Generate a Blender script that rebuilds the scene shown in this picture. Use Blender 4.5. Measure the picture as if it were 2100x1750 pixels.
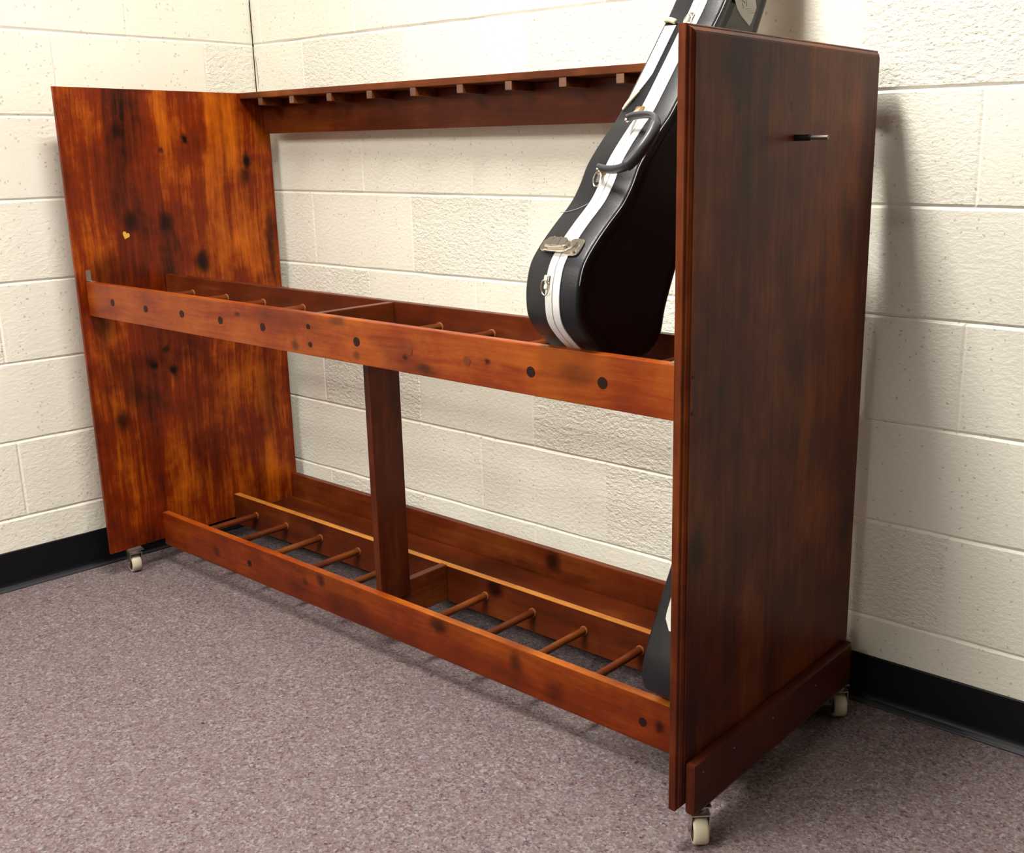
import bpy, bmesh, math, random
from mathutils import Vector, Matrix, noise as mnoise

for o in list(bpy.data.objects):
    bpy.data.objects.remove(o)
SC = bpy.context.scene
COL = SC.collection

# ------------------------------------------------------------------ camera
cam_d = bpy.data.cameras.new('camera')
cam = bpy.data.objects.new('camera', cam_d)
COL.objects.link(cam)
r_ = Vector((0.77583275, 0.63084054, -0.01112444))
u_ = Vector((-0.1469014, 0.19775603, 0.96918137))
f_ = Vector((-0.61359883, 0.75028845, -0.24609696))
M = Matrix(((r_.x, u_.x, -f_.x, 2.71632), (r_.y, u_.y, -f_.y, -1.90173), (r_.z, u_.z, -f_.z, 1.10291), (0, 0, 0, 1)))
cam.matrix_world = M
cam_d.sensor_fit = 'HORIZONTAL'
cam_d.sensor_width = 36
cam_d.lens = 2170.1076 * 36 / 2100
cam_d.shift_x = (1050 - 1173.1965) / 2100
cam_d.shift_y = (860.2618 - 875) / 2100
cam_d.clip_start = 0.05
SC.camera = cam

# ------------------------------------------------------------------ view, world
SC.view_settings.view_transform = 'Standard'
SC.view_settings.look = 'None'
SC.view_settings.exposure = 0.15
SC.view_settings.gamma = 1.0
SC.view_settings.use_curve_mapping = False
W = bpy.data.worlds.new('world'); SC.world = W
W.use_nodes = True
W.node_tree.nodes['Background'].inputs[0].default_value = (1.0, 0.93, 0.8, 1)
W.node_tree.nodes['Background'].inputs[1].default_value = 0.02

CEIL = 2.62
# ceiling troffers and an added fill light: (x, y, size_x, size_y, strength)
LAMPS = [
    (1.52, -0.98, 0.32, 0.64, 104.0),
    (1.50, -4.00, 1.16, 0.60, 50.0),
    (0.62, -3.00, 1.16, 0.60, 26.0),  # added fill lamp, lifts the left wall
]
LAMP_COLOR = (1.0, 0.97, 0.89, 1)

# ------------------------------------------------------------------ rack frame
RX, RY, RA = 0.08975, -0.63307, -0.0096
CA, SA = math.cos(RA), math.sin(RA)
CX, CY, CZ = 2.63863476, -1.24337098, 1.10290914   # camera in the rack's own frame


def rw(u, v, w):
    return Vector((RX + u * CA - v * SA, RY + u * SA + v * CA, w))


# ------------------------------------------------------------------ node helpers
def newmat(name):
    m = bpy.data.materials.new(name)
    m.use_nodes = True
    nt = m.node_tree
    return m, nt, nt.nodes['Principled BSDF']


def N(nt, typ, **kw):
    n = nt.nodes.new(typ)
    for k, v in kw.items():
        if hasattr(n, k):
            setattr(n, k, v)
        else:
            n.inputs[k].default_value = v
    return n


def link(nt, a, b):
    nt.links.new(a, b)


def math_n(nt, op, a, b=None, clamp=False):
    n = nt.nodes.new('ShaderNodeMath'); n.operation = op; n.use_clamp = clamp
    for i, x in enumerate((a, b)):
        if x is None: continue
        if isinstance(x, (int, float)): n.inputs[i].default_value = x
        else: nt.links.new(x, n.inputs[i])
    return n.outputs[0]


def ramp(nt, fac, stops, interp='LINEAR'):
    n = nt.nodes.new('ShaderNodeValToRGB')
    n.color_ramp.interpolation = interp
    e = n.color_ramp.elements
    e[0].position, e[0].color = stops[0][0], (*stops[0][1], 1)
    e[1].position, e[1].color = stops[-1][0], (*stops[-1][1], 1)
    for p, c in stops[1:-1]:
        x = e.new(p); x.color = (*c, 1)
    nt.links.new(fac, n.inputs[0])
    return n.outputs[0]


def mixc(nt, fac, a, b, mode='MIX'):
    n = nt.nodes.new('ShaderNodeMix'); n.data_type = 'RGBA'; n.blend_type = mode
    for sock, x in ((n.inputs[0], fac), (n.inputs[6], a), (n.inputs[7], b)):
        if isinstance(x, (int, float)): sock.default_value = x
        elif isinstance(x, tuple): sock.default_value = (*x, 1) if len(x) == 3 else x
        else: nt.links.new(x, sock)
    return n.outputs[2]


def noise_n(nt, vec, scale, detail=4, rough=0.55, dist=0.0):
    n = nt.nodes.new('ShaderNodeTexNoise')
    n.inputs['Scale'].default_value = scale
    n.inputs['Detail'].default_value = detail
    n.inputs['Roughness'].default_value = rough
    n.inputs['Distortion'].default_value = dist
    nt.links.new(vec, n.inputs['Vector'])
    return n


def mapping(nt, vec, scale=(1, 1, 1), loc=(0, 0, 0), rot=(0, 0, 0)):
    n = nt.nodes.new('ShaderNodeMapping')
    n.inputs['Scale'].default_value = scale
    n.inputs['Location'].default_value = loc
    n.inputs['Rotation'].default_value = rot
    nt.links.new(vec, n.inputs['Vector'])
    return n.outputs[0]


def simple(name, col, rough=0.5, metal=0.0, spec=0.5, coat=0.0):
    m, nt, p = newmat(name)
    tc = nt.nodes.new('ShaderNodeTexCoord')
    nz = noise_n(nt, tc.outputs['Object'], 60, 3)
    c = mixc(nt, math_n(nt, 'MULTIPLY', nz.outputs['Fac'], 0.25), col, tuple(x * 0.7 for x in col))
    link(nt, c, p.inputs['Base Color'])
    p.inputs['Roughness'].default_value = rough
    p.inputs['Metallic'].default_value = metal
    p.inputs['Specular IOR Level'].default_value = spec
    p.inputs['Coat Weight'].default_value = coat
    return m


# ------------------------------------------------------------------ materials
def wood(name, axis, dark, mid, bright, knots=(), board=0.14, knot_plane='yz', seed=0.0, rough=0.34, contrast=1.0, coat=0.35, shift=0.0, stain=0.6):
    """stained pine; axis = direction of the grain"""
    m, nt, p = newmat(name)
    tc = nt.nodes.new('ShaderNodeTexCoord')
    ob = tc.outputs['Object']
    al, ac = 1.0, 16.0
    sc = {'x': (al, ac, ac), 'y': (ac, al, ac), 'z': (ac, ac, al)}[axis]
    warp = noise_n(nt, mapping(nt, ob, loc=(seed, seed, seed)), 2.2, 2)
    add = nt.nodes.new('ShaderNodeVectorMath'); add.operation = 'MULTIPLY_ADD'
    link(nt, warp.outputs['Color'], add.inputs[0])
    add.inputs[1].default_value = (0.05, 0.05, 0.05)
    link(nt, ob, add.inputs[2])
    v = add.outputs[0]
    big = noise_n(nt, mapping(nt, v, tuple(s * 0.75 for s in sc), (seed * 3, seed, seed * 2)), 1.0, 3, 0.6)
    fine = noise_n(nt, mapping(nt, v, tuple(s * 7 for s in sc), (seed, seed * 2, 0)), 1.0, 6, 0.7)
    blot = noise_n(nt, mapping(nt, ob, (1, 1, 1), (seed * 5, 0, seed)), 6.5, 5, 0.62)
    f = math_n(nt, 'MULTIPLY', big.outputs['Fac'], 0.42)
    f = math_n(nt, 'ADD', f, math_n(nt, 'MULTIPLY', fine.outputs['Fac'], 0.26))
    f = math_n(nt, 'ADD', f, math_n(nt, 'MULTIPLY', blot.outputs['Fac'], 0.42))
    # glued boards, each with its own tone
    sep = nt.nodes.new('ShaderNodeSeparateXYZ'); link(nt, v, sep.inputs[0])
    across = {'x': 2, 'y': 0, 'z': 1}[axis]
    cell = math_n(nt, 'FLOOR', math_n(nt, 'DIVIDE', sep.outputs[across], board))
    wn = nt.nodes.new('ShaderNodeTexWhiteNoise'); wn.noise_dimensions = '1D'
    link(nt, math_n(nt, 'ADD', cell, seed + 3.0), wn.inputs['W'])
    f = math_n(nt, 'ADD', f, math_n(nt, 'MULTIPLY', math_n(nt, 'SUBTRACT', wn.outputs['Value'], 0.5), 0.07))
    f = math_n(nt, 'ADD', math_n(nt, 'MULTIPLY', math_n(nt, 'SUBTRACT', f, 0.55), 2.3 * contrast), 0.45 + shift, True)
    col = ramp(nt, f, [(0.0, dark), (0.45, mid), (1.0, bright)])
    ssc = {'x': (2.2, 7, 7), 'y': (7, 2.2, 7), 'z': (7, 7, 2.2)}[axis]
    st_ = noise_n(nt, mapping(nt, v, ssc, (seed, 2 * seed, 4 * seed)), 1.0, 5, 0.62)
    sf = nt.nodes.new('ShaderNodeMapRange'); sf.inputs['From Min'].default_value = .52; sf.inputs['From Max'].default_value = .70
    sf.inputs['To Max'].default_value = stain
    link(nt, st_.outputs['Fac'], sf.inputs['Value'])
    col = mixc(nt, sf.outputs[0], col, tuple(x * .7 for x in dark))
    if knots:
        wz = noise_n(nt, ob, 14, 3, 0.6)
        wa = nt.nodes.new('ShaderNodeVectorMath'); wa.operation = 'MULTIPLY_ADD'
        wz.inputs['Scale'].default_value = 26; wz.inputs['Detail'].default_value = 5
        link(nt, wz.outputs['Color'], wa.inputs[0]); wa.inputs[1].default_value = (0.03,) * 3
        link(nt, ob, wa.inputs[2])
        tot = None
        for (a, b, ra, rb, st) in knots:
            if knot_plane == 'yz': S = (0.0001, 1 / ra, 1 / rb); L = (0, -(a + 0.015) / ra, -(b + 0.015) / rb)
            else: S = (1 / ra, 0.0001, 1 / rb); L = (-(a + 0.015) / ra, 0, -(b + 0.015) / rb)
            ln = nt.nodes.new('ShaderNodeVectorMath'); ln.operation = 'LENGTH'
            link(nt, mapping(nt, wa.outputs[0], S, L), ln.inputs[0])
            mr = nt.nodes.new('ShaderNodeMapRange'); mr.interpolation_type = 'SMOOTHSTEP'
            mr.inputs['From Min'].default_value = 1.25; mr.inputs['From Max'].default_value = 0.25
            mr.inputs['To Max'].default_value = st
            link(nt, ln.outputs['Value'], mr.inputs['Value'])
            tot = mr.outputs[0] if tot is None else math_n(nt, 'MAXIMUM', tot, mr.outputs[0])
        col = mixc(nt, tot, col, tuple(x * 0.35 for x in dark))
    link(nt, col, p.inputs['Base Color'])
    p.inputs['Roughness'].default_value = rough
    p.inputs['Specular IOR Level'].default_value = 0.12
    p.inputs['Coat Weight'].default_value = coat * .15
    p.inputs['Coat Roughness'].default_value = 0.22
    bp = nt.nodes.new('ShaderNodeBump'); bp.inputs['Strength'].default_value = 0.12; bp.inputs['Distance'].default_value = 0.002
    link(nt, fine.outputs['Fac'], bp.inputs['Height']); link(nt, bp.outputs[0], p.inputs['Normal'])
    return m


DK, MD, BR = (0.012, 0.003, 0.002), (0.16, 0.018, 0.002), (0.46, 0.095, 0.005)
KL = [(.149, 1.168, .022, .026, .75), (.332, 1.146, .013, .016, 1), (.514, 1.085, .018, .028, 1), (.505, 1.045, .02, .03, .7), (.155, .935, .022, .03, .8), (.255, .933, .022, .03, .8),
      (.35, .82, .03, .04, .95), (.177, .56, .014, .02, 1), (.231, .536, .016, .024, 1), (.215, .60, .01, .012, .8), (.075, .43, .026, .035, .8), (.12, .50, .03, .06, .6),
      (.08, .80, .05, .08, .55), (.575, .86, .02, .12, .8), (.52, .40, .04, .14, .5), (.262, 1.115, .008, .010, .8), (.06, .69, .03, .05, .7)]
KR = [(.115, 1.225, .05, .05, .55), (.124, 1.164, .009, .016, .8), (.15, 1.08, .022, .07, .5), (.28, 1.165, .006, .012, .8), (.0375, .51, .03, .06, .75), (.50, .97, .035, .07, .6),
      (.56, 1.05, .03, .3, .35), (.33, .28, .09, .12, .5)]
KM = [(.86, .728, .016, .012, .7), (1.245, .722, .03, .014, .7), (1.40, .757, .008, .008, .9), (1.19, .742, .006, .006, .9), (.66, .772, .014, .007, .8), (1.05, .728, .012, .008, .5), (1.60, .76, .05, .02, .35), (1.00, .79, .03, .015, .5)]
KB = [(.262, .098, .016, .016, .6), (.70, .13, .022, .018, .8), (.64, .115, .012, .014, .6), (1.10, .135, .035, .02, .8), (1.32, .12, .02, .03, .6), (1.672, .104, .014, .012, .8), (1.42, .09, .03, .03, .45)]
KX = [(1.05, .13, .03, .03, .85), (.4, .13, .04, .03, .5)]
M_left = wood('stained_pine_left_panel', 'z', DK, MD, (0.58, 0.135, 0.006), KL, seed=1.3, contrast=1.35, shift=.02)
M_right = wood('stained_pine_right_panel', 'z', (0.018, 0.004, 0.003), (0.095, 0.016, 0.004), (0.25, 0.060, 0.007), KR, seed=4.1, contrast=1.2, rough=.42, shift=.02)
M_mid = wood('stained_pine_middle_rail', 'x', (0.03, 0.008, 0.004), (0.20, 0.030, 0.005), (0.46, 0.12, 0.012), KM, knot_plane='xz', seed=2.2, contrast=.95, shift=.05)
M_bot = wood('stained_pine_bottom_rail', 'x', (0.02, 0.005, 0.003), (0.15, 0.020, 0.003), (0.36, 0.08, 0.006), KB, knot_plane='xz', seed=7.9, contrast=.85)
M_back = wood('stained_pine_back_board', 'x', DK, (0.10, 0.017, 0.004), (0.26, 0.07, 0.012), KX, knot_plane='xz', seed=5.5, contrast=.8)
M_top = wood('stained_pine_top_rail', 'x', (0.03, 0.008, 0.004), (0.15, 0.035, 0.008), (0.45, 0.16, 0.03), seed=9.1, contrast=.9, shift=.05)
M_y = wood('stained_pine_cross_grain', 'y', (0.03, 0.008, 0.004), (0.13, 0.026, 0.006), (0.36, 0.12, 0.02), seed=3.7, contrast=.8)
M_post = wood('stained_pine_post', 'z', DK, (0.08, 0.014, 0.004), (0.22, 0.06, 0.01), seed=6.1, contrast=.8)
M_worn_lit = wood('worn_lit_pine_edge', 'x', (0.20, 0.045, 0.008), (0.42, 0.15, 0.02), (0.75, 0.36, 0.06), seed=8.4, contrast=.9, rough=.4, shift=.1)  # bare worn wood, with light on the edge also put into the yellow
M_end = wood('end_grain_pine', 'y', (0.06, 0.03, 0.02), (0.15, 0.075, 0.05), (0.26, 0.16, 0.12), seed=2.9, contrast=.9)
M_plug = simple('dark_wood_plug', (0.020, 0.006, 0.004), .5, 0, .15)
M_plugl = simple('brown_wood_plug', (0.16, 0.035, 0.010), .5, 0, .15)
M_steel = simple('zinc_plated_steel', (0.55, 0.52, 0.48), .28, 1.0)
M_nickel = simple('nickel_hardware', (0.78, 0.72, 0.64), .25, 1.0)
M_brass = simple('tarnished_brass', (0.45, 0.27, 0.12), .35, 1.0)
M_val = simple('white_valance', (0.86, 0.86, 0.86), .32, 0.25)
M_seam = simple('valance_seam', (0.20, 0.16, 0.14), .6)
M_wheel = simple('cream_rubber_wheel', (0.62, 0.56, 0.40), .5)
M_hub = simple('black_hub', (0.012, 0.012, 0.014), .4)
M_gold = simple('gold_sticker', (0.72, 0.42, 0.05), .35, .2)
M_handle = simple('black_handle_vinyl', (0.045, 0.045, 0.055), .42)
M_base = simple('black_rubber_cove_base', (0.003, 0.003, 0.005), .45, 0, .25)
M_toe = simple('rubber_toe_sheen', (0.018, 0.018, 0.024), .5)  # paler grey paints the sheen along the toe
M_crack = simple('crack_shadow_gap', (0.02, 0.015, 0.01), .9, 0, .1)
M_tape = simple('masking_tape', (0.82, 0.80, 0.72), .6)
M_tapeold = simple('yellowed_tape', (0.62, 0.58, 0.36), .6)
M_ink = simple('pencil_ink', (0.32, 0.31, 0.30), .7)
M_inkp = simple('purple_ink', (0.26, 0.12, 0.20), .7)
M_label = simple('grey_green_label', (0.50, 0.50, 0.46), .5)


def case_mat():
    m, nt, p = newmat('black_textured_case_shell')
    tc = nt.nodes.new('ShaderNodeTexCoord')
    ob = tc.outputs['Object']
    n1 = noise_n(nt, ob, 420, 3, .6)
    n2 = noise_n(nt, mapping(nt, ob, (40, 40, 6)), 3, 5, .7)
    n3 = noise_n(nt, ob, 9, 3)
    fac = math_n(nt, 'MULTIPLY', math_n(nt, 'SUBTRACT', n2.outputs['Fac'], .62, True), 1.2)
    c = mixc(nt, fac, (0.008, 0.008, 0.011), (0.15, 0.15, 0.17))
    link(nt, c, p.inputs['Base Color'])
    r = math_n(nt, 'ADD', math_n(nt, 'MULTIPLY', n3.outputs['Fac'], .2), .30)
    link(nt, r, p.inputs['Roughness'])
    p.inputs['Specular IOR Level'].default_value = .33
    b = nt.nodes.new('ShaderNodeBump'); b.inputs['Strength'].default_value = .25; b.inputs['Distance'].default_value = .0012
    link(nt, n1.outputs['Fac'], b.inputs['Height']); link(nt, b.outputs[0], p.inputs['Normal'])
    return m


M_case = case_mat()
M_glint_scratch = simple('grey_glint_scratch', (0.24, 0.24, 0.27), .55)  # pale grey for the painted edge highlight and the scratch


def wall_mat(name, jx_scale=1):
    m, nt, p = newmat(name)
    tc = nt.nodes.new('ShaderNodeTexCoord'); ob = tc.outputs['Object']
    at = nt.nodes.new('ShaderNodeAttribute'); at.attribute_name = 'rough_block'; at.attribute_type = 'GEOMETRY'
    big = noise_n(nt, ob, 2.2, 3)
    pit = noise_n(nt, mapping(nt, ob, (1, 1, 1.5)), 75, 4, .62)
    pits = nt.nodes.new('ShaderNodeTexVoronoi'); pits.feature = 'F1'; pits.inputs['Scale'].default_value = 95
    wv = nt.nodes.new('ShaderNodeVectorMath'); wv.operation = 'MULTIPLY_ADD'
    wz = noise_n(nt, ob, 30, 2); link(nt, wz.outputs['Color'], wv.inputs[0]); wv.inputs[1].default_value = (.02,) * 3
    link(nt, ob, wv.inputs[2]); link(nt, wv.outputs[0], pits.inputs['Vector'])
    # sparse holes: only some cells
    sepc = nt.nodes.new('ShaderNodeSeparateColor'); link(nt, pits.outputs['Color'], sepc.inputs[0])
    hole = math_n(nt, 'MULTIPLY', math_n(nt, 'LESS_THAN', pits.outputs['Distance'], .24), math_n(nt, 'GREATER_THAN', sepc.outputs[0], .80))
    h = math_n(nt, 'MULTIPLY', pit.outputs['Fac'], math_n(nt, 'ADD', math_n(nt, 'MULTIPLY', at.outputs['Fac'], 1.5), .45))
    h = math_n(nt, 'SUBTRACT', h, math_n(nt, 'MULTIPLY', hole, .45))
    b = nt.nodes.new('ShaderNodeBump'); b.inputs['Strength'].default_value = .75; b.inputs['Distance'].default_value = .0045
    link(nt, h, b.inputs['Height']); link(nt, b.outputs[0], p.inputs['Normal'])
    c = ramp(nt, big.outputs['Fac'], [(.3, (0.81, 0.77, 0.66)), (.7, (0.87, 0.835, 0.74))])
    c = mixc(nt, math_n(nt, 'MULTIPLY', hole, .45), c, (0.35, 0.30, 0.2))
    link(nt, c, p.inputs['Base Color'])
    p.inputs['Roughness'].default_value = .42
    p.inputs['Specular IOR Level'].default_value = .35
    return m


M_wall = wall_mat('cream_painted_block')


def carpet_mat():
    m, nt, p = newmat('mauve_speckled_carpet')
    tc = nt.nodes.new('ShaderNodeTexCoord'); ob = tc.outputs['Object']
    v1 = nt.nodes.new('ShaderNodeTexVoronoi'); v1.inputs['Scale'].default_value = 250; link(nt, ob, v1.inputs['Vector'])
    v2 = nt.nodes.new('ShaderNodeTexVoronoi'); v2.inputs['Scale'].default_value = 140; link(nt, ob, v2.inputs['Vector'])
    s1 = nt.nodes.new('ShaderNodeSeparateColor'); link(nt, v1.outputs['Color'], s1.inputs[0])
    s2 = nt.nodes.new('ShaderNodeSeparateColor'); link(nt, v2.outputs['Color'], s2.inputs[0])
    c1 = ramp(nt, s1.outputs[0], [(0, (.035, .022, .027)), (.18, (.128, .092, .096)), (.5, (.185, .138, .136)), (.8, (.225, .173, .170)), (1, (.33, .30, .33))])
    c2 = ramp(nt, s2.outputs[1], [(0, (.105, .038, .055)), (.15, (.15, .112, .130)), (.5, (.195, .143, .142)), (.85, (.17, .15, .14)), (1, (.30, .29, .32))])
    big = noise_n(nt, ob, 7, 3)
    c = mixc(nt, .45, c1, c2)
    c = mixc(nt, math_n(nt, 'MULTIPLY', math_n(nt, 'SUBTRACT', big.outputs['Fac'], .5, True), 1.0), c, (.165, .112, .13))
    link(nt, c, p.inputs['Base Color'])
    p.inputs['Roughness'].default_value = 1.0
    p.inputs['Specular IOR Level'].default_value = .08
    b = nt.nodes.new('ShaderNodeBump'); b.inputs['Strength'].default_value = .6; b.inputs['Distance'].default_value = .003
    nz = noise_n(nt, ob, 350, 2)
    link(nt, math_n(nt, 'ADD', nz.outputs['Fac'], math_n(nt, 'MULTIPLY', v2.outputs['Distance'], .8)), b.inputs['Height'])
    link(nt, b.outputs[0], p.inputs['Normal'])
    return m


M_carpet = carpet_mat()


# ------------------------------------------------------------------ object helpers
def obj(name, bm, mats, parent=None, smooth=False, kind=None, label=None):
    me = bpy.data.meshes.new(name)
    bm.normal_update()
    bm.to_mesh(me); bm.free()
    if not isinstance(mats, (list, tuple)): mats = [mats]
    for m in mats: me.materials.append(m)
    if smooth:
        for p in me.polygons: p.use_smooth = True
    o = bpy.data.objects.new(name, me)
    COL.objects.link(o)
    if parent: o.parent = parent
    if kind: o['kind'] = kind
    if label: o['label'] = label
    return o


def thing(name, label, cat, loc, rz=0, group=None):
    o = bpy.data.objects.new(name, None)
    COL.objects.link(o)
    o.location = loc; o.rotation_euler = (0, 0, rz)
    o['label'] = label; o['category'] = cat
    if group: o['group'] = group
    return o


def box(bm, a, b, bev=0.0, mi=0):
    r = bmesh.ops.create_cube(bm, size=1)
    vs = r['verts']
    for v in vs:
        v.co = Vector(((a[i] + b[i]) / 2 + v.co[i] * (b[i] - a[i]) for i in range(3)))
    fs = set(f for v in vs for f in v.link_faces)
    for f in fs: f.material_index = mi
    if bev > 0:
        es = list(set(e for v in vs for e in v.link_edges))
        bmesh.ops.bevel(bm, geom=es, offset=bev, segments=2, affect='EDGES', profile=.6)
    return vs


def cyl(bm, p, q, r, seg=20, r2=None, caps=True, mi=0):
    p, q = Vector(p), Vector(q)
    d = q - p
    rr = bmesh.ops.create_cone(bm, cap_ends=caps, segments=seg, radius1=r, radius2=r if r2 is None else r2, depth=d.length)
    rot = Vector((0, 0, 1)).rotation_difference(d.normalized()).to_matrix()
    for v in rr['verts']: v.co = rot @ v.co + (p + q) / 2
    for f in set(f for v in rr['verts'] for f in v.link_faces): f.material_index = mi
    return rr['verts']


def tube(bm, pts, r, seg=10, closed=False, flat=1.0, up=None, caps=True):
    """sweep an ellipse along pts; r may be a list; flat = ratio of the second half-axis"""
    pts = [Vector(p) for p in pts]
    n = len(pts)
    rs = r if isinstance(r, (list, tuple)) else [r] * n
    rings = []
    prev = Vector(up) if up is not None else None
    for i, p in enumerate(pts):
        if closed: t = pts[(i + 1) % n] - pts[i - 1]
        else: t = pts[min(i + 1, n - 1)] - pts[max(i - 1, 0)]
        t.normalize()
        if prev is None: prev = Vector((0, 0, 1)) if abs(t.z) < .9 else Vector((1, 0, 0))
        a = (prev - t * prev.dot(t)).normalized()
        b = t.cross(a)
        prev = a
        rings.append([bm.verts.new(p + a * rs[i] * math.cos(k * 2 * math.pi / seg) + b * rs[i] * flat * math.sin(k * 2 * math.pi / seg)) for k in range(seg)])
    m = n if closed else n - 1
    for i in range(m):
        A, B = rings[i], rings[(i + 1) % n]
        for k in range(seg):
            bm.faces.new((A[k], A[(k + 1) % seg], B[(k + 1) % seg], B[k]))
    if caps and not closed:
        bm.faces.new(rings[0][::-1]); bm.faces.new(rings[-1])
    return rings


def catmull(P, n, closed=False):
    out = []
    m = len(P)
    segs = m if closed else m - 1
    for i in range(segs):
        g = (lambda j: P[j % m]) if closed else (lambda j: P[min(max(j, 0), m - 1)])
        p0, p1, p2, p3 = g(i - 1), g(i), g(i + 1), g(i + 2)
        for k in range(n):
            t = k / n
            out.append(tuple(.5 * (2 * b + (c - a) * t + (2 * a - 5 * b + 4 * c - d) * t * t + (3 * b - a - 3 * c + d) * t ** 3) for a, b, c, d in zip(p0, p1, p2, p3)))
    if not closed: out.append(tuple(P[-1]))
    return out


# ------------------------------------------------------------------ the room
Z0, CH, CB = 0.18592, 0.2032, 0.4064
ROOM_X, ROOM_Y = 5.2, -5.6
LWK = 0.09013   # the left wall is a touch out of square


def block_wall(name, length, off_even, off_odd, place, seed, right=False):
    """wall of painted blocks with tooled joints; built in (s, z), placed by place(s, depth, z)"""
    rnd = random.Random(seed)
    bm = bmesh.new()
    lay = bm.faces.layers.float.new('rough_block')
    nrow0, nrow1 = -1, int((CEIL - Z0) / CH) + 1
    J, D = 0.0055, 0.0032
    for k in range(nrow0, nrow1):
        za, zb = Z0 + k * CH, Z0 + (k + 1) * CH
        za_, zb_ = max(za, 0), min(zb, CEIL)
        if zb_ <= za_: continue
        off = off_even if k % 2 == 0 else off_odd
        s = off - CB * math.ceil(off / CB)
        while s < length:
            a, b = max(s, 0), min(s + CB, length)
            if b - a > .002:
                rb = rnd.random()
                rb = 1.0 if rb > .75 else rb * .4
                dd = rnd.uniform(-.0004, .0004)
                NS = max(2, int((b - a) / .025))
                rows = []
                jm = .55 if s > 0 else 1
                us = [a, a + J * .9] + [a + J + (b - a - 2 * J) * i / NS for i in range(1, NS)] + [b - J * .9, b]
                zs = [za_, za_ + J, zb_ - J, zb_]
                for j, z in enumerate(zs):
                    row = []
                    for i, uu in enumerate(us):
                        edge_z = j in (0, 3)
                        edge_u = i in (0, len(us) - 1)
                        dep = D if edge_z else (D * .55 if edge_u else dd)
                        if edge_z and (z <= 0 or z >= CEIL): dep = dd
                        wob = mnoise.noise(Vector((uu * 9 + seed, z * 9, j))) * .0022 if 0 < z < CEIL else 0
                        row.append(bm.verts.new(place(uu, dep, z + (wob if j in (1, 2) else wob * .4))))
                    rows.append(row)
                for j in range(3):
                    for i in range(len(us) - 1):
                        q = (rows[j][i], rows[j][i + 1], rows[j + 1][i + 1], rows[j + 1][i])
                        f = bm.faces.new(q)
                        f[lay] = rb if j == 1 else 0.0
                        f.smooth = False
            s += CB
    bmesh.ops.remove_doubles(bm, verts=bm.verts, dist=.0002)
    return bm


def pl_back(s, d, z): return (s, d, z)          # room on the -y side
def pl_left(s, d, z):
    n = math.hypot(1, LWK)
    return (-LWK * s / n - d, -s / n, z)


wb_ = obj('wall_back', block_wall('b', ROOM_X, 0.449 + CB * 0, 0.225, pl_back, 11), M_wall, kind='structure')
wl_ = obj('wall_left', block_wall('l', 5.7, 0.362, 0.15, pl_left, 23), M_wall, kind='structure')
# dark hairline cracks in the caulk of the corner
bm = bmesh.new()
cr = [(1.52, .0), (1.50, .002), (1.47, .001), (1.445, .004), (1.42, .003), (1.400, .006)]
tube(bm, [(0.003 + dx, -0.004, z) for z, dx in cr], [.0003, .0006, .0004, .0008, .0006, .0008], 6)
cr = [(1.375, .010), (1.352, .011), (1.335, .014), (1.315, .015), (1.29, .013)]
tube(bm, [(0.002 + dx * .8, -0.001, z) for z, dx in cr], [.0002, .0005, .0004, .0005, .0002], 6)
obj('wall_crack', bm, M_crack, wb_)

bm = bmesh.new()
box(bm, (-0.7, ROOM_Y, -0.05), (ROOM_X, 0.02, 0.0))
obj('floor', bm, M_carpet, kind='structure')

M_ceil = simple('darkened_ceiling', (0.22, 0.21, 0.18), .9)  # unseen ceiling darkened to cut bounced light, as are the far walls
M_far = simple('darkened_far_wall', (0.10, 0.09, 0.07), .8)
bm = bmesh.new(); box(bm, (-0.7, ROOM_Y, CEIL), (ROOM_X, 0.02, CEIL + .05)); obj('ceiling', bm, M_ceil, kind='structure')
bm = bmesh.new(); box(bm, (ROOM_X, ROOM_Y, 0), (ROOM_X + .05, 0.02, CEIL)); obj('wall_right', bm, M_far, kind='structure')
bm = bmesh.new(); box(bm, (-0.7, ROOM_Y - .05, 0), (ROOM_X, ROOM_Y, CEIL)); obj('wall_front', bm, M_far, kind='structure')


def cove(name, place, length):
    prof = [(0, .1016), (.0025, .1010), (.003, .098), (.003, .022), (.0045, .012), (.009, .006), (.0165, .0032), (.018, .002), (.018, 0.0)]
    bm = bmesh.new()
    rows = []
    n = int(length / .1)
    for i in range(n + 1):
        s = length * i / n
        rows.append([bm.verts.new(place(s, -d, z)) for d, z in prof])
    for i in range(n):
        for j in range(len(prof) - 1):
            f = bm.faces.new((rows[i][j], rows[i + 1][j], rows[i + 1][j + 1], rows[i][j + 1]))
            f.material_index = 1 if j in (5, 6) else 0
            f.smooth = True
    return obj(name, bm, [M_base, M_toe], kind='structure')


cove('baseboard_back', pl_back, ROOM_X)
cove('baseboard_left', pl_left, 5.6)

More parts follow.
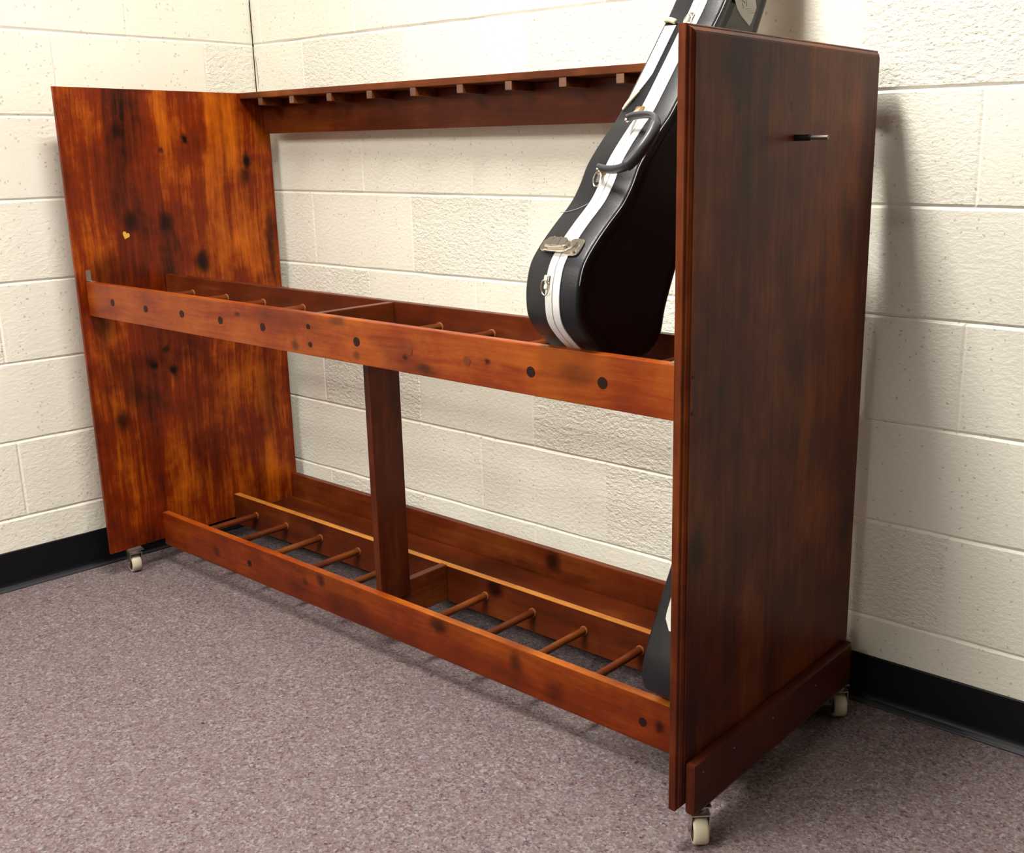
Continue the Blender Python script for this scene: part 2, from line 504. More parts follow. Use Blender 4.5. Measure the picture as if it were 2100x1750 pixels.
# ceiling troffers, the last an added fill light
first = None
for i, (x, y, sx, sy, st) in enumerate(LAMPS):
    if sx == 0: continue
    t = thing('ceiling_light', ['narrow white ceiling troffer over the rack', 'long white ceiling troffer across the room, in line with the rack', 'added ceiling fill panel, unseen, brightening the left wall'][i], 'ceiling light', (x, y, CEIL), 0, 'ceiling troffers')
    bm = bmesh.new()
    for a, b in (((-sx / 2 - .03, -sy / 2 - .03, -.02), (-sx / 2, sy / 2 + .03, 0)), ((sx / 2, -sy / 2 - .03, -.02), (sx / 2 + .03, sy / 2 + .03, 0)),
                 ((-sx / 2, -sy / 2 - .03, -.02), (sx / 2, -sy / 2, 0)), ((-sx / 2, sy / 2, -.02), (sx / 2, sy / 2 + .03, 0))):
        box(bm, a, b)
    obj('frame', bm, M_ceil, t)
    m, nt, p = newmat('lit_diffuser')
    p.inputs['Base Color'].default_value = (.8, .8, .8, 1)
    p.inputs['Emission Color'].default_value = LAMP_COLOR
    p.inputs['Emission Strength'].default_value = st
    bm = bmesh.new(); box(bm, (-sx / 2, -sy / 2, -.012), (sx / 2, sy / 2, -.004))
    obj('diffuser', bm, m, t)

# ------------------------------------------------------------------ the rack
L, D, H, WB = 1.7935, 0.600, 1.266, 0.0745
rack = thing('guitar_rack', 'long red-brown stained pine instrument rack on casters, standing along the block wall', 'rack', (RX, RY, 0), RA)


def ogee_panel(u_in, u_out):
    """board whose outer face has a moulded edge; corner rings from inner face to outer face"""
    s = 1 if u_out > u_in else -1
    T = abs(u_out - u_in)
    rings = [(0.001, 0), (0, .001), (0, T * .56), (.0012, T * .62), (.0034, T * .64), (.0045, T * .70), (.0052, T * .78), (.0085, T * .90), (.0115, T * .93), (.0117, T)]
    bm = bmesh.new()
    R = []
    for ins, t in rings:
        u = u_in + s * t
        R.append([bm.verts.new((u, v, w)) for v, w in ((ins, WB + ins), (D - ins, WB + ins), (D - ins, H - ins), (ins, H - ins))])
    for a, b in zip(R, R[1:]):
        for k in range(4):
            bm.faces.new((a[k], a[(k + 1) % 4], b[(k + 1) % 4], b[k]))
    bm.faces.new(R[0][::-1]); bm.faces.new(R[-1])
    bmesh.ops.recalc_face_normals(bm, faces=bm.faces)
    return bm


lp = obj('side_panel', ogee_panel(0, -0.0165), M_left, rack, label='far left end panel with the small gold heart sticker')
rp = obj('side_panel', ogee_panel(L, L + 0.0225), M_right, rack, label='near right end panel with moulded edges and a metal peg')


def rail(name, a, b, mat, top=None, bev=.002, label=None):
    bm = bmesh.new()
    # long boards get a few cross cuts so that they may wander a little
    box(bm, a, b, bev)
    bm.normal_update()
    mats = [mat]
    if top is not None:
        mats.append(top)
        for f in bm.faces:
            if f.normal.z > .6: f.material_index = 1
    return obj(name, bm, mats, rack, label=label)


e = .0015
T = .019
mf = rail('front_rail', (e, .0207, .7118), (L - e, .0207 + T, .7975), M_mid, label='upper front rail with round dark plugs')
mb = rail('back_rail', (e, .236, .7118), (L - e, .236 + T, .7965), M_back, label='rear rail of the upper tray')
bf = rail('front_rail', (e, .1535, .0585), (L - e, .1535 + T, .1515), M_bot, wood('orange_lit_edge', 'x', (0.10, 0.015, 0.003), (0.30, 0.05, 0.005), (0.55, 0.18, 0.015), seed=3.3, contrast=1.1, rough=.4), label='bottom front rail')  # top face painted brighter orange for the light falling on it
bmr = rail('middle_rail', (e, .3775, .055), (L - e, .3775 + T, .1455), M_back, M_worn_lit, label='bottom middle rail with a worn yellow top edge, light painted in')
bb = rail('back_board', (e, .5815, .060), (L - e, .5995, .1585), M_back, label='low back board against the wall')
shelf = rail('bottom_shelf', (e, .3775 + T + .0005, .068), (L - e, .581, .086), M_back)
# divider boards
rail('divider', (.8975, .0207 + T + .0003, .7130), (.9165, .2357, .7955), M_y, label='upper tray divider')
rail('divider', (.874, .1535 + T + .0003, .060), (.893, .3772, .1490), M_y, label='bottom tray divider')
# post
rail('post', (.8775, .1735, .1515 - .035), (.8965, .2575, .7117 + .07), M_post, bev=.0015, label='upright post between the two trays')

# dowels
M_glue = simple('dried_glue_bead', (0.30, 0.11, 0.04), .4)
for u in (.130, .284, .441, .597, .752, 1.055, 1.203, 1.352, 1.4995, 1.649):
    bm = bmesh.new()
    cyl(bm, (u, .0207 + T, .7553), (u, .236, .7553), .0085, 18)
    cyl(bm, (u, .2335, .7553), (u, .236, .7553), .0103, 18, mi=1)
    obj('dowel', bm, [M_y, M_glue], rack)
for u in (.110, .252, .404, .561, .716, 1.019, 1.166, 1.314, 1.463, 1.622):
    bm = bmesh.new()
    cyl(bm, (u, .1535 + T, .103), (u, .3775, .103), .0085, 18)
    cyl(bm, (u, .3745, .103), (u, .3775, .103), .0103, 18, mi=1)
    obj('dowel', bm, [M_y, M_glue], rack)

# plugs in the upper front rail
for i, (u, w, r, dk) in enumerate([(.1271, .7556, .0085, 1), (.2824, .7529, .0085, 1), (.4394, .7551, .0085, 1), (.5943, .7548, .0085, 1), (.7504, .755, .0085, 1), (.9058, .7706, .0055, 1), (.9087, .7347, .0055, 1),
                                    (1.0538, .7557, .009, 1), (1.202, .7546, .0085, 0), (1.3499, .7531, .0085, 0), (1.4975, .752, .009, 1), (1.6469, .7528, .0095, 1)]):
    bm = bmesh.new()
    cyl(bm, (u, .0199, w), (u, .0225, w), r, 24)
    obj('wood_plug', bm, M_plug if dk else M_plugl, mf)
for (u, w, r) in [(.4092, .1027, .008), (1.6316, .1009, .0085)]:
    bm = bmesh.new()
    cyl(bm, (u, .1527, w), (u, .155, w), r, 24)
    obj('wood_plug', bm, M_plug, bf)

# top comb: board, teeth, back board
rail('top_board', (e, .5095, 1.2505), (L - e, .5995, 1.2665), M_top, M_top, label='top board of the neck comb')
rail('upper_back_board', (e, .5815, 1.1590), (L - e, .5993, 1.2503), M_back, label='upper back board below the neck comb')
for u in (.0850, .2240, .3800, .5360, .6925, .8485, .9975, 1.1510, 1.3000, 1.4530, 1.6050, 1.745):
    bm = bmesh.new()
    box(bm, (u, .5105, 1.2315), (u + .0195, .5813, 1.2503), .001)
    bm.normal_update()
    for f in bm.faces:
        if f.normal.y < -.8: f.material_index = 1
    obj('comb_tooth', bm, [M_top, M_end], rack)

# foot runner outside the right panel
bm = bmesh.new()
box(bm, (L + .0227, .0125, .0690), (L + .0420, .575, .1600), .006)
kick = obj('foot_runner', bm, wood('stained_pine_foot_runner', 'y', DK, (0.07, 0.013, 0.005), (0.16, 0.04, 0.01), seed=2.0, contrast=.7, rough=.3), rack)
for v in (.035, .13, .26, .42):
    bm = bmesh.new()
    cyl(bm, (L + .0415, v, .142 - v * .03), (L + .0428, v, .142 - v * .03), .0016, 10)
    obj('nail_head', bm, M_steel, kick)

# corner brackets
for (u0, s, v0, w0) in ((0.0, 1, .030, .7975), (L, -1, .030, .7985)):
    bm = bmesh.new()
    box(bm, (u0 + s * .0002, v0 - .006, w0), (u0 + s * .0018, v0 + .006, w0 + .028)) if s > 0 else box(bm, (u0 - .0018, v0 - .006, w0), (u0 - .0002, v0 + .006, w0 + .028))
    if s > 0: box(bm, (u0 + .0002, v0 - .006, w0), (u0 + .022, v0 + .006, w0 + .0018))
    else: box(bm, (u0 - .022, v0 - .006, w0), (u0 - .0002, v0 + .006, w0 + .0018))
    cyl(bm, (u0 + s * .014, v0, w0 + .0015), (u0 + s * .014, v0, w0 + .003), .0035, 12)
    cyl(bm, (u0 + s * .0015, v0, w0 + .020), (u0 + s * .003, v0, w0 + .020), .0035, 12)
    obj('corner_bracket', bm, M_steel, rack)

# gold heart sticker on the left panel
bm = bmesh.new()
hp = []
for k in range(40):
    t = 2 * math.pi * k / 40
    hx = 16 * math.sin(t) ** 3; hy = 13 * math.cos(t) - 5 * math.cos(2 * t) - 2 * math.cos(3 * t) - math.cos(4 * t)
    a = .45
    hp.append((hx * math.cos(a) + hy * math.sin(a), -hx * math.sin(a) + hy * math.cos(a)))
top_ = [bm.verts.new((.0009, .1405 + x * .00058, .905 + y * .00068)) for x, y in hp]
bot_ = [bm.verts.new((.0001, .1405 + x * .00058, .905 + y * .00068)) for x, y in hp]
bm.faces.new(top_); bm.faces.new(bot_[::-1])
for k in range(40): bm.faces.new((top_[k], top_[(k + 1) % 40], bot_[(k + 1) % 40], bot_[k]))
bmesh.ops.recalc_face_normals(bm, faces=bm.faces)
obj('heart_sticker', bm, M_gold, lp, label='small gold heart sticker')

# peg on the outside of the right panel
bm = bmesh.new()
PV, PW = .2955, 1.1185
cyl(bm, (L + .0222, PV, PW), (L + .050, PV, PW), .0050, 16, mi=0)
cyl(bm, (L + .048, PV, PW), (L + .078, PV, PW), .0034, 16, mi=1)
obj('hanging_peg', bm, [M_hub, simple('dull_grey_peg_tip', (.16, .14, .12), .45, .6)], rp, label='black peg with dull grey tip')
for (v, w) in ((.012, .784), (.0111, .7299)):
    bm = bmesh.new(); cyl(bm, (L + .0222, v + .004, w), (L + .0232, v + .004, w), .003, 12)
    obj('screw_head', bm, M_plug, rp)


# casters
def caster(u, v, ang, lab):
    bm = bmesh.new()
    topz = .0685
    ca, sa = math.cos(ang), math.sin(ang)
    def P(x, y, z): return (u + x * ca - y * sa, v + x * sa + y * ca, z)
    vs = []
    vs += box(bm, (-.019, -.019, topz - .002), (.019, .019, topz), .0005)
    vs2 = cyl(bm, (0, 0, topz - .010), (0, 0, topz - .002), .014, 20)
    # fork: top bridge and two cheeks, wheel trails by .012
    box(bm, (-.012, -.0160, topz - .013), (.026, .0160, topz - .0105), .0005)
    for s in (-1, 1):
        y0, y1 = (.0140, .0158) if s > 0 else (-.0158, -.0140)
        prof = [(-.010, topz - .011), (.026, topz - .011), (.020, .018), (.005, .018)]
        A = [bm.verts.new((x, y0, z)) for x, z in prof]; B = [bm.verts.new((x, y1, z)) for x, z in prof]
        bm.faces.new(A); bm.faces.new(B[::-1])
        for k in range(4): bm.faces.new((A[k], A[(k + 1) % 4], B[(k + 1) % 4], B[k]))
    cyl(bm, (.012, -.0185, .0245), (.012, .0185, .0245), .0038, 14)
    for vv in bm.verts: vv.co = Vector(P(*vv.co))
    bmesh.ops.recalc_face_normals(bm, faces=bm.faces)
    c = obj('caster', bm, M_steel, rack, label=lab)
    bm = bmesh.new()
    R_ = .0245
    seg = 36
    prof = [(-.0118, .009), (-.0110, .0165), (-.0125, .019), (-.0125, .0225), (-.009, R_), (0, R_ + .0002), (.009, R_), (.0125, .0225), (.0125, .019), (.0110, .0165), (.0118, .009)]
    rings = []
    for k in range(seg):
        a = 2 * math.pi * k / seg
        rings.append([bm.verts.new(P(.012 + r * math.cos(a), y, .0247 + r * math.sin(a))) for y, r in prof])
    for k in range(seg):
        A, B = rings[k], rings[(k + 1) % seg]
        for j in range(len(prof) - 1):
            f = bm.faces.new((A[j], A[j + 1], B[j + 1], B[j]))
            f.material_index = 0 if 1 < j < 8 else 1
            f.smooth = True
    bm.faces.new([r[0] for r in rings]).material_index = 1
    bm.faces.new([r[-1] for r in rings][::-1]).material_index = 1
    bmesh.ops.recalc_face_normals(bm, faces=bm.faces)
    obj('wheel', bm, [M_wheel, M_hub], c)
    return c


caster(1.8150, .0560, math.radians(-47), 'caster at the near right front corner')
caster(1.8110, .5700, math.radians(-50), 'caster at the right rear corner')
caster(-.0100, .0695, math.radians(168), 'caster at the far left front corner')
caster(-.0100, .540, math.radians(-60), None)


# ------------------------------------------------------------------ instrument cases
def outline_geo(ctrl, n=8):
    P = catmull(ctrl, n, True)
    m = len(P)
    Nn = []
    area = sum(P[i][0] * P[(i + 1) % m][1] - P[(i + 1) % m][0] * P[i][1] for i in range(m))
    sgn = 1 if area > 0 else -1
    for i in range(m):
        t = Vector((P[(i + 1) % m][0] - P[i - 1][0], P[(i + 1) % m][1] - P[i - 1][1])).normalized()
        Nn.append(Vector((t.y, -t.x)) * sgn)
    return [Vector(p) for p in P], Nn


def shell_mesh(P, Nn, ua, ub, org):
    """(u, v, w) shell; ua far face, ub near face"""
    R = [(ua + .004, .024), (ua + .004, .018), (ua, .012), (ua + .0022, .0045), (ua + .008, 0.0), (ub - .008, 0.0), (ub - .0050, .0012), (ub - .0022, .0045), (ub, .012), (ub - .003, .017), (ub - .003, .021), (ub + .001, .026)]
    bm = bmesh.new()
    rings = []
    for u, ins in R:
        rings.append([bm.verts.new((u - org[0], p.x - n.x * ins - org[1], p.y - n.y * ins - org[2])) for p, n in zip(P, Nn)])
    m = len(P)
    for j in range(len(R) - 1):
        A, B = rings[j], rings[j + 1]
        for k in range(m):
            f = bm.faces.new((A[k], A[(k + 1) % m], B[(k + 1) % m], B[k]))
            f.smooth = True
            f.material_index = 0
    bm.faces.new(rings[0]); bm.faces.new(rings[-1][::-1])
    bmesh.ops.recalc_face_normals(bm, faces=bm.faces)
    return bm


def band_mesh(P, Nn, spans, h, org):
    bm = bmesh.new(); m = len(P)
    for (a, b, hh, mi) in spans:
        prof = [(a, -.001), (a, hh - .0005), (a + .0008, hh), (b - .0008, hh), (b, hh - .0005), (b, -.001)]
        rings = [[bm.verts.new((u - org[0], p.x + n.x * d - org[1], p.y + n.y * d - org[2])) for p, n in zip(P, Nn)] for u, d in prof]
        for j in range(len(prof) - 1):
            for k in range(m):
                f = bm.faces.new((rings[j][k], rings[j][(k + 1) % m], rings[j + 1][(k + 1) % m], rings[j + 1][k]))
                f.material_index = mi; f.smooth = False
    bmesh.ops.recalc_face_normals(bm, faces=bm.faces)
    return bm


def near(P, v, w):
    q = Vector((v, w))
    return min(range(len(P)), key=lambda i: (P[i] - q).length)


class Frame:
    """local frame on the case edge: x = along u, y = outward, z = up along the outline"""
    def __init__(self, P, Nn, v, w, u, org):
        i = near(P, v, w)
        n = Nn[i]
        self.o = Vector((u - org[0], P[i].x - org[1], P[i].y - org[2]))
        self.n = Vector((0, n.x, n.y))
        t = Vector((0, -n.y, n.x))
        self.t = t if t.z > 0 else -t
        self.u = Vector((1, 0, 0))
    def __call__(self, x, y, z): return self.o + self.u * x + self.n * y + self.t * z
    def apply(self, vs):
        for v in vs: v.co = self(*v.co)


def rrect(bm, x0, x1, z0, z1, y0, y1, r, mi=0):
    pts = []
    for cx, cz, a0 in ((x1 - r, z1 - r, 0), (x0 + r, z1 - r, 90), (x0 + r, z0 + r, 180), (x1 - r, z0 + r, 270)):
        for k in range(7):
            a = math.radians(a0 + k * 15)
            pts.append((cx + r * math.cos(a), cz + r * math.sin(a)))
    b = min(.0008, (y1 - y0) * .3)
    A = [bm.verts.new((x, y0, z)) for x, z in pts]
    B = [bm.verts.new((x, y1 - b, z)) for x, z in pts]
    cx, cz = (x0 + x1) / 2, (z0 + z1) / 2
    C_ = [bm.verts.new((x + (cx - x) * b / max(.004, abs(cx - x1)), y1, z + (cz - z) * b / max(.004, abs(cz - z1)))) for x, z in pts]
    n = len(pts)
    fs = [bm.faces.new(A), bm.faces.new(C_[::-1])]
    for k in range(n):
        fs.append(bm.faces.new((A[k], A[(k + 1) % n], B[(k + 1) % n], B[k])))
        fs.append(bm.faces.new((B[k], B[(k + 1) % n], C_[(k + 1) % n], C_[k])))
    for f in fs: f.material_index = mi
    return A + B + C_


def clasp(P, Nn, v, w, u, org, par, flip=1):
    """little hinged clasp with a wire loop"""
    F = Frame(P, Nn, v, w, u, org)
    bm = bmesh.new()
    rrect(bm, -.0055, .0055, -.011, .013, .0015, .0035, .003)
    rrect(bm, -.0042, .0042, .002, .012, .0035, .0075, .002)
    rrect(bm, -.0035, .0035, -.010, .000, .0035, .0060, .0015)
    ring = [(.0075 * math.sin(a) , .0075 + .003 * math.cos(a), -.008 + .0115 * math.cos(a)) for a in [2 * math.pi * k / 20 for k in range(20)]]
    tube(bm, ring, .0011, 6, closed=True)
    F.apply(bm.verts)
    bmesh.ops.recalc_face_normals(bm, faces=bm.faces)
    obj('clasp', bm, M_nickel, par, label='small nickel clasp with wire loop')


def build_upper_case():
    ua, ub = 1.512, 1.625
    org = (1.57, .12, .768)
    t = thing('instrument_case', 'black instrument case with white edge strip and handle, leaning in the upper tray', 'instrument case', rw(*org), RA)
    ctrl = [(.074, .775), (.105, .7665), (.15, .7665), (.19, .778), (.215, .803), (.226, .839), (.240, .871), (.262, .915), (.290, .965), (.322, 1.02), (.358, 1.075), (.398, 1.13), (.44, 1.19), (.478, 1.25), (.508, 1.309), (.536, 1.361),
            (.575, 1.44), (.610, 1.515), (.630, 1.57), (.622, 1.605), (.590, 1.622), (.555, 1.600), (.520, 1.545), (.470, 1.462),
            (.391, 1.348), (.353, 1.302), (.300, 1.238), (.238, 1.1665), (.207, 1.139), (.175, 1.110), (.148, 1.082), (.128, 1.051), (.104, 1.023), (.064, .992), (.033, .966), (.008, .940), (-.004, .915), (-.0095, .882), (-.005, .847), (.016, .820), (.0475, .794)]
    P, Nn = outline_geo(ctrl, 6)
    bm = shell_mesh(P, Nn, ua, ub, org)
    sh = obj('shell', bm, M_case, t)
    # painted highlight: pale line along the near front edge
    ia, ib = near(P, -.0095, .90), near(P, .40, 1.36)
    idx = list(range(min(ia, ib), max(ia, ib)))
    bm = bmesh.new()
    pts, rs = [], []
    for k in idx:
        n = Nn[k]
        pts.append((ub - .0028 - org[0], P[k].x - n.x * .0034 - org[1], P[k].y - n.y * .0034 - org[2]))
        rs.append(.0009 + .0007 * max(0, mnoise.noise(Vector((k * .35, 0, 0)))))
    tube(bm, pts, rs, 6)
    obj('edge_highlight', bm, M_glint_scratch, t, True, label='pale painted highlight along the edge')
    obj('valance', band_mesh(P, Nn, [(1.559, 1.5728, .0022, 0), (1.5742, 1.588, .0022, 0), (1.5715, 1.5755, .0010, 1)], .002, org), [M_val, M_seam], t, label='white edge strip with a dark seam')

    # draw latch
    F = Frame(P, Nn, .0255, .959, 1.571, org)
    bm = bmesh.new()
    rrect(bm, .006, .036, -.017, .017, .0012, .0035, .010)          # hook plate on the near half
    rrect(bm, -.045, .012, -.012, .014, .0012, .0050, .010)          # base plate
    rrect(bm, -.032, .010, -.007, .011, .0050, .0125, .006)          # raised lever
    rrect(bm, -.020, -.0185, -.007, .011, .0125, .0135, .0005)
    rrect(bm, -.006, -.0045, -.007, .011, .0125, .0135, .0005)
    loop = catmull([(-.032, .006, -.011), (-.012, .008, -.014), (.010, .009, -.013), (.024, .008, -.004), (.026, .007, .006)], 5)
    tube(bm, loop, .0017, 7)
    loop = catmull([(-.030, .010, -.007), (-.010, .0115, -.0095), (.008, .012, -.007), (.017, .011, .003)], 5)
    tube(bm, loop, .0014, 7)
    cyl(bm, (.026, .003, -.010), (.026, .007, -.010), .003, 12)
    F.apply(bm.verts)
    bmesh.ops.recalc_face_normals(bm, faces=bm.faces)
    obj('draw_latch', bm, M_nickel, t, label='nickel draw latch')
    clasp(P, Nn, -.003, .905, 1.5625, org, t)
    clasp(P, Nn, .132, 1.063, 1.556, org, t)
    clasp(P, Nn, .365, 1.318, 1.572, org, t)

    # carrying handle, swung towards the near side
    def unp(px, py, u):
        # point of the handle at depth u, from its measured place
        a = (px - 1173.1965) / 2170.1076; b = -(py - 860.2618) / 2170.1076
        d = f_ + r_ * a + u_ * b
        dl = Vector((d.x * CA + d.y * SA, -d.x * SA + d.y * CA, d.z))
        k = (u - CX) / dl.x
        return Vector((u - org[0], CY + dl.y * k - org[1], CZ + dl.z * k - org[2]))
    def unp_h(px, py, h, umin):
        # the first depth at which the measured point stands h clear of the shell
        u = umin
        while u < 1.70:
            q = unp(px, py, u)
            v, w = q.y + org[1], q.z + org[2]
            i = near(P, v, w)
            if (Vector((v, w)) - P[i]).dot(Nn[i]) >= h: return q
            u += .001
        return unp(px, py, 1.70)
    hp_ = [unp_h(1287, 243, .022, 1.50), unp_h(1300, 238, .024, 1.50), unp_h(1325, 235, .030, 1.50), unp_h(1341, 238, .036, 1.50), unp_h(1346, 250, .038, 1.50), unp_h(1337, 275, .038, 1.50), unp_h(1317, 305, .038, 1.50), unp_h(1295, 331, .038, 1.50), unp_h(1276, 344, .036, 1.50), unp_h(1252, 348, .028, 1.50), unp_h(1229, 344, .022, 1.50)]
    hs = catmull([tuple(p) for p in hp_], 5)
    bm = bmesh.new()
    tube(bm, hs, [.0080] * len(hs), 10, flat=.6, up=(0, -.8, .6))
    hd = obj('handle', bm, M_handle, t, True, label='black padded carrying handle')
    i0, i1 = 21, 39
    bm = bmesh.new()
    g_ = hs[i0:i1]
    tube(bm, g_, [.0105] * len(g_), 12, flat=.8, up=(0, -.8, .6))
    obj('grip', bm, M_handle, hd, True)
    for (v, w, pt, pu) in ((.238, 1.1665, hp_[0], 1.558), (.142, 1.073, hp_[-1], 1.556)):
        F = Frame(P, Nn, v, w, pu, org)
        bm = bmesh.new()
        rrect(bm, -.008, .010, -.010, .006, .0015, .0045, .003, 1)
        vs = list(bm.verts); F.apply(vs)
        cyl(bm, F(0, .003, 0), Vector(pt), .0030, 12, mi=0)
        bmesh.ops.create_uvsphere(bm, u_segments=12, v_segments=8, radius=.0042, matrix=Matrix.Translation(Vector(pt) + Vector((0, -.002, -.002))))
        bmesh.ops.recalc_face_normals(bm, faces=bm.faces)
        obj('handle_post', bm, [M_nickel, M_brass], t, label='metal handle post on a brass plate')

    # strip of masking tape with pencil marks on the far half
    ia, ib = near(P, .252, 1.183), near(P, .362, 1.312)
    ks = list(range(min(ia, ib), max(ia, ib) + 1))
    if P[ks[0]].y > P[ks[-1]].y: ks = ks[::-1]
    bm = bmesh.new()
    rows = []
    for q, k in enumerate(ks):
        f = q / (len(ks) - 1)
        n = Nn[k]
        x0, x1 = 1.5225, 1.5455
        if f < .25: x1 = 1.5300 + (1.5455 - 1.53) * f / .25
        hgt = .0012
        rows.append([bm.verts.new((x - org[0], P[k].x + n.x * d - org[1], P[k].y + n.y * d - org[2])) for x, d in ((x0, .0001), (x0, hgt), (x1, hgt), (x1, .0001))])
    for A, B in zip(rows, rows[1:]):
        for j in range(3): bm.faces.new((A[j], A[j + 1], B[j + 1], B[j]))
    bm.faces.new(rows[0]); bm.faces.new(rows[-1][::-1])
    bmesh.ops.recalc_face_normals(bm, faces=bm.faces)
    tp = obj('name_tape', bm, M_val, t, label='white tape strip with faint pencil writing')
    # faint marks
    bm = bmesh.new()
    rnd = random.Random(4)
    for q in range(int(len(ks) * .35), int(len(ks) * .95)):
        k = ks[q]; n = Nn[k]
        for _ in range(2):
            x = 1.534 + rnd.uniform(-.003, .003)
            F = Frame(P, Nn, P[k].x, P[k].y, x, org)
            c = [F(rnd.uniform(-.0015, .0015), .0014, rnd.uniform(-.002, .002)) for _ in range(3)]
            tube(bm, c, .00022, 4)
    obj('pencil_writing', bm, M_ink, tp)
    # folded tape ends
    F = Frame(P, Nn, .366, 1.318, 1.534, org)
    bm = bmesh.new()
    tube(bm, catmull([(-.014, .004, .002), (-.004, .0055, .001), (.010, .0045, -.004)], 4), .0045, 9)
    F.apply(bm.verts)
    obj('tape_fold', bm, M_tapeold, t, True, label='yellowed folded tape end')
    F = Frame(P, Nn, .246, 1.175, 1.5265, org)
    bm = bmesh.new()
    tube(bm, catmull([(-.004, .002, -.012), (.001, .004, .0), (.006, .003, .018), (.010, .002, .030)], 4), [.002 + .0016 * math.sin(math.pi * k / 12) for k in range(13)], 8)
    F.apply(bm.verts)
    obj('tape_fold', bm, M_tapeold, t, True, label='yellowed curled tape end')

    # paper label on the near face of the neck
    uf = ub + .0016
    lab = [(.440, 1.400), (.416, 1.352), (.4235, 1.336), (.438, 1.325), (.4657, 1.311), (.474, 1.318), (.489, 1.343), (.486, 1.352), (.478, 1.385), (.465, 1.405)]
    bm = bmesh.new()
    A = [bm.verts.new((uf - org[0], v - org[1], w - org[2])) for v, w in lab]
    B = [bm.verts.new((ub + .0008 - org[0], v - org[1], w - org[2])) for v, w in lab]
    bm.faces.new(A); bm.faces.new(B[::-1])
    for k in range(len(lab)): bm.faces.new((A[k], A[(k + 1) % len(lab)], B[(k + 1) % len(lab)], B[k]))
    bmesh.ops.recalc_face_normals(bm, faces=bm.faces)
    lb = obj('paper_label', bm, M_label, t, label='pale paper label with purple print')
    bm = bmesh.new()
    for (a, b, c, d, ww) in ((.436, 1.352, .450, 1.347, .0022), (.441, 1.346, .4455, 1.338, .0018), (.452, 1.356, .456, 1.342, .0018), (.430, 1.360, .446, 1.356, .0016)):
        tube(bm, [(uf + .0002 - org[0], a - org[1], b - org[2]), (uf + .0002 - org[0], c - org[1], d - org[2])], ww * .5, 4, flat=1)
    for v in bm.verts: v.co.x = min(v.co.x, uf + .0004 - org[0])
    obj('purple_print', bm, M_inkp, lb)
    bm = bmesh.new()
    for k in range(3):
        a = (.452 + k * .006, 1.338 - k * .003)
        tube(bm, [(uf + .0001 - org[0], a[0] - org[1], a[1] - org[2]), (uf + .0001 - org[0], a[0] + .018 - org[1], a[1] + .002 - org[2])], .0004, 4)
    obj('fine_print', bm, M_ink, lb)
    # long pale scratch on the front edge
    bm = bmesh.new()
    F = Frame(P, Nn, .095, 1.012, 1.535, org)
    tube(bm, catmull([(-.022, .0002, -.010), (-.008, .0002, -.008), (.008, .0002, .0), (.020, .0001, .012)], 5), .0006, 5)
    F.apply(bm.verts)
    obj('scratch', bm, M_glint_scratch, t)
    return t


build_upper_case()


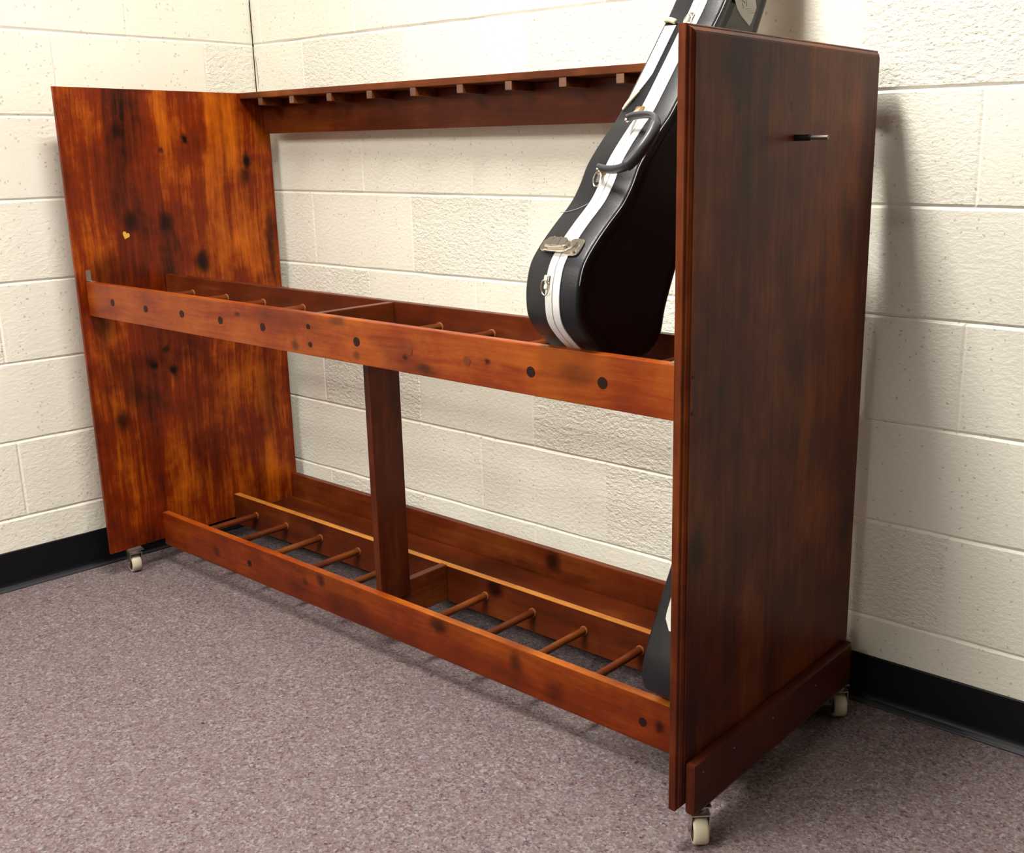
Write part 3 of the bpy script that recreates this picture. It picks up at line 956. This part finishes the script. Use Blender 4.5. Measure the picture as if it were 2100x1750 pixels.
def build_lower_case():
    ua, ub = 1.650, 1.768
    org = (1.71, .25, .112)
    t = thing('instrument_case', 'black instrument case in the bottom tray, mostly hidden behind the right end panel', 'instrument case', rw(*org), RA)
    ctrl = [(.205, .124), (.26, .1125), (.32, .116), (.365, .134), (.392, .17), (.408, .215), (.425, .27), (.443, .33), (.455, .40), (.465, .47), (.485, .55), (.510, .65), (.530, .75), (.548, .85), (.562, .93), (.568, 1.00), (.556, 1.03), (.525, 1.035), (.495, 1.00),
            (.460, .92), (.415, .82), (.370, .72), (.325, .625), (.285, .54), (.245, .465), (.203, .392), (.180, .354), (.158, .314), (.137, .277), (.124, .250), (.118, .219), (.126, .188), (.174, .151)]
    P, Nn = outline_geo(ctrl, 5)
    obj('shell', shell_mesh(P, Nn, ua, ub, org), M_case, t)
    # white label wrapped on the front edge
    i0, i1 = near(P, .150, .300), near(P, .232, .440)
    ks = list(range(min(i0, i1), max(i0, i1) + 1))
    if P[ks[0]].y > P[ks[-1]].y: ks = ks[::-1]
    bm = bmesh.new(); rows = []
    for q, k in enumerate(ks):
        f = q / (len(ks) - 1); n = Nn[k]
        x0 = 1.675
        x1 = 1.735
        if f < .15: x0 = 1.690 - .015 * f / .15
        rows.append([bm.verts.new((x - org[0], P[k].x + n.x * d - org[1], P[k].y + n.y * d - org[2])) for x, d in ((x0, .0001), (x0, .0012), (x1, .0012), (x1, .0001))])
    for A, B in zip(rows, rows[1:]):
        for j in range(3): bm.faces.new((A[j], A[j + 1], B[j + 1], B[j]))
    bm.faces.new(rows[0]); bm.faces.new(rows[-1][::-1])
    bmesh.ops.recalc_face_normals(bm, faces=bm.faces)
    lt = obj('name_label', bm, M_tape, t, label='white label with faint pencil writing')
    bm = bmesh.new()
    rnd = random.Random(9)
    for q in range(5):
        k = ks[int(len(ks) * (.30 + q * .05))]
        F = Frame(P, Nn, P[k].x, P[k].y, 1.688, org)
        c = [F(rnd.uniform(-.003, .003), .0014, rnd.uniform(-.003, .003)) for _ in range(4)]
        tube(bm, c, .0003, 4)
    obj('pencil_writing', bm, M_ink, lt)
    return t


build_lower_case()

# ------------------------------------------------------------------ specks on the carpet
def speck(name, label, cat, x, y, pts, r, mat):
    bm = bmesh.new()
    tube(bm, [(a, b, r * .9) for a, b in pts], [r * .5] + [r] * (len(pts) - 2) + [r * .4], 6)
    o = obj(name, bm, mat)
    o.location = (x, y, 0)
    o['label'] = label; o['category'] = cat
    return o


M_fleck = simple('dark_brown_fleck', (0.05, 0.025, 0.02), .9)
speck('carpet_fleck', 'tiny dark twig lying on the carpet in front of the bottom rail', 'debris', *rw(.962, .165, 0)[:2], [(-.012, -.004), (-.004, 0), (.004, .001), (.012, .005)], .0009, M_fleck)
speck('carpet_fleck', 'small brown crumb alone on the open carpet', 'debris', *rw(.847, -.259, 0)[:2], [(-.003, -.001), (0, 0), (.002, .001), (.004, 0)], .0016, M_fleck)
